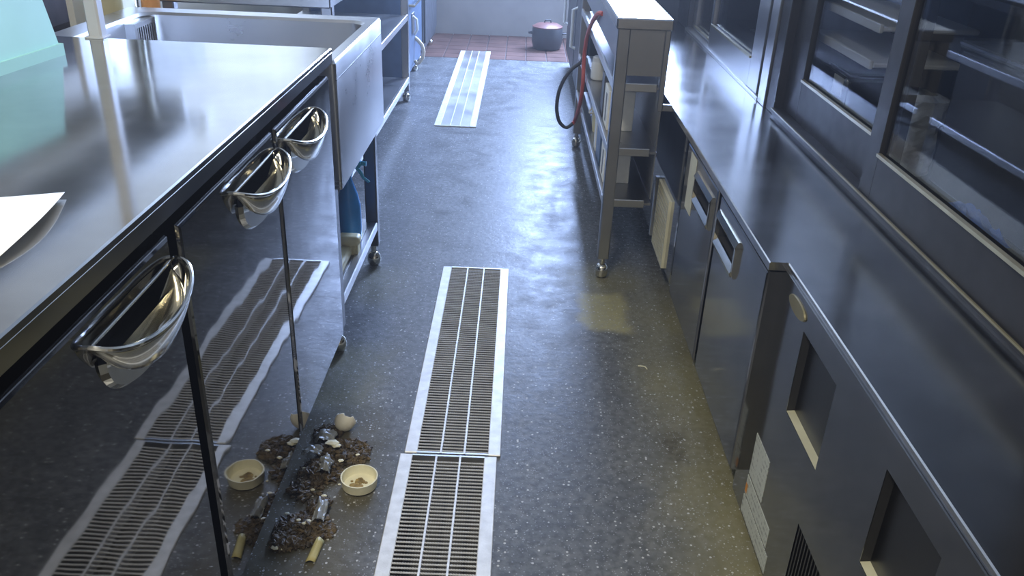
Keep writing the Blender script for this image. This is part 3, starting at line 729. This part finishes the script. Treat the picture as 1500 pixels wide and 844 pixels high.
# ------------------------------------------------------------------ glass-door cabinets on the right worktop
CX = .800
def slide_door(par, x, y0, y1, zb, zglass, zt, sl, sr, m):
    d = build(MB().box(x, x + .022, y0, y0 + sl, zb, zt, .002).box(x, x + .022, y1 - sr, y1, zb, zt, .002)
              .box(x, x + .022, y0 + sl, y1 - sr, zb, zglass, .0).box(x, x + .022, y0 + sl, y1 - sr, zt - .06, zt, .0), 'door', m, par)
    box('pane', 'glass', d, x + .009, x + .013, y0 + sl - .003, y1 - sr + .003, zglass - .003, zt - .057)
    mat('brass_bead', (.42, .38, .26), .8, .35)
    box('sill_bead', 'brass_bead', d, x - .006, x + .004, y0 + sl, y1 - sr, zglass - .002, zglass + .005)
    return d
# cabinet nearer the motor panel
c1_ = thing('glass_cabinet', 'dark framed glass door cabinet holding a plastic wrapped jar on the right worktop', 'cabinet', 'R', (1.05, 1.6, TZ), 'glass door cabinets')
body = MB().box(CX + .05, 1.36, .25, .27, TZ, 1.75).box(CX + .05, 1.36, 2.60, 2.625, TZ, 1.75).box(1.345, 1.36, .25, 2.625, TZ, 1.75).box(CX, 1.36, .25, 2.625, 1.75, 1.78)
body.box(CX + .05, 1.345, .27, 2.60, TZ, TZ + .015)
build(body, 'carcass', 'charcoal', c1_)
box('front_post', 'frame_dark', c1_, CX - .004, CX + .05, 2.545, 2.628, TZ, 1.75, .002)
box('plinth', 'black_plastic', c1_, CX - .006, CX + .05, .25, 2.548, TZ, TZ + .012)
box('track', 'frame_dark', c1_, CX - .012, CX + .05, .25, 2.548, TZ + .012, TZ + .022, .001)
box('track_bead', 'brass_bead' if 'brass_bead' in MATS else 'badge', c1_, CX - .013, CX - .009, .25, 2.545, TZ + .0185, TZ + .0225)
slide_door(c1_, CX + .022, 1.755, 2.545, TZ + .022, .735, 1.74, .065, .138, 'frame_dark')
slide_door(c1_, CX - .006, .95, 1.822, TZ + .022, .722, 1.74, .065, .066, 'frame_dark')
slide_door(c1_, CX + .022, .25, 1.02, TZ + .022, .735, 1.74, .065, .065, 'frame_dark')
box('shelf', 'frame_dark', c1_, CX + .14, 1.345, .27, 2.60, 1.035, 1.05)
# further cabinet
c2_ = thing('glass_cabinet', 'steel framed glass door cabinet behind the bright table rack on the right worktop', 'cabinet', 'R', (1.05, 3.5, TZ), 'glass door cabinets')
body = MB().box(CX + .05, 1.36, 2.64, 2.66, TZ, 1.75).box(CX + .05, 1.36, 4.36, 4.38, TZ, 1.75).box(1.345, 1.36, 2.64, 4.38, TZ, 1.75).box(CX, 1.36, 2.64, 4.38, 1.75, 1.78)
body.box(CX + .05, 1.345, 2.66, 4.36, TZ, TZ + .012)
build(body, 'carcass', 'charcoal', c2_)
box('front_post', 'steel_rack', c2_, CX - .010, CX + .05, 2.635, 2.712, TZ, 1.75, .002)
box('front_post', 'steel_frame', c2_, CX - .004, CX + .05, 4.05, 4.38, TZ, 1.75, .002)
box('track', 'steel_rack', c2_, CX - .012, CX + .05, 2.712, 4.05, TZ, TZ + .012, .001)
slide_door(c2_, CX + .022, 3.50, 4.05, TZ + .012, .625, 1.74, .05, .06, 'steel_rack')
slide_door(c2_, CX - .006, 2.752, 3.552, TZ + .012, .706, 1.74, .125, .030, 'steel_rack')
box('shelf', 'steel_rack', c2_, CX + .1, 1.345, 2.66, 4.36, .90, .912)
# contents
sz = TZ + .015
dbx = thing('dark_case', 'large dark storage case standing inside the near glass cabinet', 'case', 'R', (1.14, 1.6, sz))
box('case_body', 'charcoal', dbx, 1.0, 1.29, 1.28, 1.925, sz, .925, .006)
box('case_lid', 'charcoal', dbx, .994, 1.296, 1.274, 1.931, .925, .942, .004)
box('lid_edge', 'steel_rack', dbx, .992, .996, 1.276, 1.929, .934, .939)
bg_ = thing('wrapped_jar', 'jar wrapped in crumpled clear plastic inside the near glass cabinet', 'jar', 'R', (.99, 2.0, sz))
def crump(u, v):
    a = 2 * math.pi * u; r = .052 * (1 + .14 * noise.noise(Vector((math.cos(a) * 2, math.sin(a) * 2, v * 5)) * 1.6)) * (1.0 if v > .62 else .86)
    if v > .97: r *= .5
    return (.985 + r * math.cos(a), 2.005 + r * 1.25 * math.sin(a), sz + .19 * v + .008 * noise.noise(Vector((a, v * 6, 1))))
build(MB().grid(crump, 26, 18, False), 'plastic_wrap', 'bag_film', bg_)
build(MB().lathe([(.036, sz + .001), (.038, sz + .06), (.038, sz + .15), (.03, sz + .165)], (.985, 2.005, 0), 18), 'jar_body', 'cream', bg_)
cl = thing('blue_cloth', 'crumpled blue cloth on the floor of the near glass cabinet', 'cloth', 'R', (.95, 1.62, sz))
def cloth(u, v):
    x, y = .90 + .09 * u, 1.52 + .22 * v; e = min(u, 1 - u, v, 1 - v) * 4
    return (x, y, sz + .001 + min(1, e) * (.035 + .03 * noise.noise(Vector((u * 5, v * 7, 3)))))
build(MB().grid(cloth, 14, 18), 'cloth_fold', 'blue_cloth', cl)
for k in range(5):
    g = thing('tumbler', 'clear glass tumbler standing on the upper shelf of the near glass cabinet', 'glass', 'R', (1.10 + .0 * k, 1.86 + .085 * k, 1.05), 'tumblers in the near cabinet')
    gx, gy = 1.06 + (k % 2) * .07, 1.72 + .085 * k
    build(MB().lathe([(.026, 1.0505), (.031, 1.14), (.029, 1.14), (.024, 1.056)], (gx, gy, 0), 18), 'glass_wall', 'tumbler_glass', g)
    build(MB().lathe([(.0255, 1.0503), (.0255, 1.056)], (gx, gy, 0), 18), 'glass_base', 'white_plastic', g)
b2 = thing('clear_bottle', 'clear pale bottle inside the further glass cabinet', 'bottle', 'R', (.93, 3.12, TZ + .012))
build(MB().lathe([(.03, TZ + .013), (.034, TZ + .02), (.034, TZ + .16), (.014, TZ + .20), (.013, TZ + .23)], (.93, 3.12, 0), 18), 'bottle_body', 'film', b2)
build(MB().lathe([(.016, TZ + .228), (.016, TZ + .25), (.012, TZ + .254)], (.93, 3.12, 0), 18), 'cap', 'white_plastic', b2)
b3 = thing('blue_tub', 'blue plastic tub inside the further glass cabinet beside the clear bottle', 'tub', 'R', (.93, 2.96, TZ + .012))
build(MB().lathe([(.035, TZ + .013), (.045, TZ + .12), (.047, TZ + .125), (.043, TZ + .125), (.034, TZ + .02)], (.93, 2.97, 0), 20), 'tub_body', 'cyan_plastic', b3)

# ------------------------------------------------------------------ rubbish on the floor
eg = MB(); n, mrow = 30, 14
def egg(u, v):
    a = 2 * math.pi * u; ph = v * (1.78 + .38 * math.sin(a + 2.4) + .10 * math.sin(5 * a) + .05 * math.sin(11 * a))
    r = .0250 * math.sin(ph); return Vector((r * math.cos(a), r * math.sin(a), -.031 * math.cos(ph)))
ec = px(507, 618, 'W', Z=.02); M3 = Matrix.Rotation(math.radians(-30), 3, 'X') @ Matrix.Rotation(math.radians(35), 3, 'Y')
eg.grid(lambda u, v: tuple(Vector((ec.x, ec.y, .0262)) + M3 @ egg(u, v)), n, mrow)
tag(build(eg, 'eggshell', 'eggshell', None, 'W', (ec.x, ec.y, 0), solid=.0006), 'broken cream eggshell lying above the food waste on the floor', 'eggshell')
cc = px(527, 712, 'W', Z=.0); cp = thing('bottle_lid', 'upturned cream plastic cap with brown residue on the floor by the grating', 'cap', 'W', (cc.x, cc.y, 0))
build(MB().lathe([(.034, .001), (.0385, .005), (.0405, .026), (.0410, .028), (.0385, .028), (.0365, .010), (.0345, .007)], (cc.x, cc.y, 0), 40), 'cap_shell', 'pale_scrap', cp)
rs = MB()
for k in range(26):
    a = random.random() * 6.28; r = .019 * math.sqrt(random.random()); s_ = .002 + .003 * random.random()
    b_ = bmesh.new(); bmesh.ops.create_icosphere(b_, subdivisions=1, radius=1)
    for v in b_.verts: v.co = Vector((cc.x - .003 + r * math.cos(a) + v.co.x * s_ * 1.6, cc.y - .002 + r * math.sin(a) + v.co.y * s_ * 1.6, .0075 + v.co.z * s_ * .5))
    rs.bm(b_, True)
o = build(rs, 'residue', 'brown_scum', cp); o['kind'] = 'stuff'
def pile(name, label, blobs, m='mould', seed=1):
    rnd = random.Random(seed); mb = MB()
    for (cx, cy, rx, ry, h, n) in blobs:
        for k in range(int(n * 2.2)):
            a = rnd.random() * 6.28; q = math.sqrt(rnd.random()); x = cx + rx * q * math.cos(a); y = cy + ry * q * math.sin(a)
            s_ = rnd.uniform(.002, .0075); zt = h * (1 - q * q) * rnd.random() + s_ * .4
            b_ = bmesh.new(); bmesh.ops.create_icosphere(b_, subdivisions=1, radius=1)
            rot = Matrix.Rotation(rnd.random() * 6.28, 3, 'Z') @ Matrix.Rotation(rnd.random() * 2, 3, 'X')
            for v in b_.verts:
                w_ = 1 + .45 * noise.noise(v.co * 2.3 + Vector((k, cx * 9, 0)))
                c_ = rot @ Vector((v.co.x * s_ * 1.7 * w_, v.co.y * s_ * w_, v.co.z * s_ * .6 * w_)); v.co = Vector((x, y, zt)) + c_
                v.co.z = max(.0004, v.co.z)
            mb.bm(b_, False)
    return tag(build(mb, name, m, None, 'W', (blobs[0][0], blobs[0][1], 0)), label, 'food waste', kind='stuff')
def fp(x, y): return px(x, y, 'W', Z=.004)
def bl(x, y, rx, ry, h, n): q = fp(x, y); return (q.x, q.y, rx, ry, h, n)
pile('food_waste', 'dark brown clump of rotting food waste below the broken eggshell', [bl(505, 662, .062, .050, .016, 210), bl(470, 690, .050, .045, .014, 110), bl(482, 635, .035, .030, .015, 70), bl(450, 712, .04, .045, .004, 45)], seed=3)
pile('food_waste', 'dark brown clump of rotting food waste nearest the blue shadowed kickspace', [bl(445, 775, .060, .050, .012, 200), bl(468, 742, .022, .030, .015, 60), bl(420, 793, .035, .025, .010, 70)], seed=5)
def film(x, y, sx, sy, h, seed, label, m='film'):
    c = fp(x, y)
    def f(u, v):
        n_ = noise.noise(Vector((u * 3, v * 3, seed))); n2 = noise.noise(Vector((u * 7, v * 7, seed + 5)))
        return (c.x + sx * (u - .5) * (1 + .3 * n2), c.y + sy * (v - .5) * (1 + .3 * n_), .012 + h * (math.sin(math.pi * u) * .6 + .5 * n_ + .25 * n2) + .006)
    tag(build(MB().grid(f, 12, 12), 'plastic_film', m, None, 'W', (c.x, c.y, 0), solid=.0004), label, 'plastic scrap')
film(478, 648, .050, .045, .020, 1.3, 'crumpled clear plastic scrap next to the broken eggshell')
film(458, 668, .045, .030, .014, 4.1, 'bluish clear plastic scrap at the kickspace edge of the waste')
film(477, 690, .030, .050, .022, 7.7, 'clear plastic scrap beside the upturned cap')
film(470, 757, .025, .060, .014, 9.2, 'translucent yellowish plastic strip on the waste near the kickspace')
c = fp(458, 806)
tag(build(MB().grid(lambda u, v: (c.x - .008 + .020 * u + .006 * v, c.y - .032 + .058 * v, .003 + .012 * math.sin(math.pi * u) * (.4 + .6 * v)), 6, 6), 'peel_shard', 'yellow_scrap', None, 'W', (c.x, c.y, 0), solid=.0008), 'pale yellow peel shard sticking out of the food waste', 'peel')
def crumb(x, y, s_, lab, m='pale_scrap', zz=0.0):
    q = fp(x, y); b_ = bmesh.new(); bmesh.ops.create_icosphere(b_, subdivisions=1, radius=1)
    for v in b_.verts:
        k = 1 + .5 * noise.noise(v.co * 1.7 + Vector((x, y, 0))); v.co = Vector((q.x + v.co.x * s_ * 2.0 * k, q.y + v.co.y * s_ * 1.4 * k, s_ * .5 + zz + v.co.z * s_ * .5))
    tag(build(MB().bm(b_), 'food_crumb', m, None, 'W', (q.x, q.y, 0)), lab, 'crumb', 'pale crumbs around the waste')
for x, y, s_, zz in ((488, 660, .009, .022), (493, 663, .006, .022), (524, 671, .003, .012), (500, 680, .004, .012), (460, 687, .004, .008), (446, 686, .004, .002), (444, 700, .003, .002), (447, 706, .003, .002), (458, 717, .003, .002), (440, 716, .002, .002), (436, 694, .002, .002), (497, 708, .002, 0)):
    crumb(x, y, s_, 'pale crumb scattered in the waste between eggshell and upturned cap', zz=zz)
for x, y, s_, zz in ((404, 804, .005, .004), (412, 805, .003, .004), (438, 768, .003, .014), (446, 773, .003, .014), (421, 753, .003, .004), (475, 730, .003, .010), (452, 770, .004, .014)):
    crumb(x, y, s_, 'pale crumb in the waste nearest the blue shadowed kickspace', zz=zz)
q = fp(941, 537)
tag(build(MB().tube(smooth([Vector((q.x - .012, q.y + .004, .003)), Vector((q.x, q.y + .002, .004)), Vector((q.x + .008, q.y, .003)), Vector((q.x + .012, q.y - .012, .003))], 3), .0016, 6), 'noodle_scrap', 'pale_scrap', None, 'W', (q.x, q.y, 0)), 'thin curled pale scrap on the floor by the right refrigerator', 'scrap')

# ------------------------------------------------------------------ unseen shelf and board, added above the left worktop for its reflections
ws = thing('reflection_shelf', 'unseen steel shelf added for reflections in the left worktop', 'shelf', 'L', (-1.45, 2.2, 1.42))
box('plate', 'steel_rack', ws, -1.578, -1.30, .7, 3.4, 1.42, 1.435, .002)
box('lip', 'steel_rack', ws, -1.302, -1.292, .7, 3.4, 1.405, 1.437, .001)
for yy in (.9, 2.05, 3.2): box('bracket', 'steel_rack', ws, -1.598, -1.33, yy - .006, yy + .006, 1.30, 1.42)
wn = thing('reflection_board', 'unseen grey board added for reflections in the left worktop', 'board', 'L', (-1.58, 3.9, 1.1))
box('panel', 'board_grey', wn, -1.606, -1.590, 3.55, 4.15, 1.08, 1.40, .003)
box('frame', 'steel_post', wn, -1.606, -1.586, 3.53, 4.17, 1.06, 1.08, .002)

# near glass cabinet, far end: plates and a block standing in for pane reflections
for xp, name_z in (((1190, 45), (1280, 90)), 'lower tray with bright edge'), (((1213, 12), (1297, 30)), 'upper tray with bright edge'):
    a_, b_ = px(*xp[0], 'R', X=.885), px(*xp[1], 'R', X=.885); zt = (a_.z + b_.z) / 2; ya, yb = min(a_.y, b_.y), min(2.585, max(a_.y, b_.y))
    t = box('glint_plate', 'white_plastic', c1_, .885, 1.12, ya, 2.598, zt - .012, zt, .003)
    box('glint_bar', 'paper', t, .876, .886, ya, yb, zt - .016, zt + .006, .002)
a_, b_ = px(1172, 118, 'R', X=.90), px(1236, 150, 'R', X=.90)
ca = thing('reflection_block', 'steel block standing in for the left worktop mirrored in the near cabinet pane', 'canister', 'R', (.97, (a_.y + b_.y) / 2, sz))
ya, yb = b_.y + .02, min(a_.y, 2.59); zc = px(1205, 92, 'R', X=.90).z
build(MB().box(.90, 1.06, ya, yb, sz, zc, .012, 3), 'block_body', 'steel_top', ca)
build(MB().box(.905, 1.055, ya + .005, yb - .005, zc - .002, zc + .012, .005, 2), 'lid', 'steel_top', ca)
q0, q1 = px(1222, 86, 'R', X=.899), px(1244, 104, 'R', X=.899)
box('sticker', 'paper', ca, .8985, .9002, ya + .012, ya + .085, zc - .055, zc - .005)  # bright square standing in for a reflected highlight in the pane
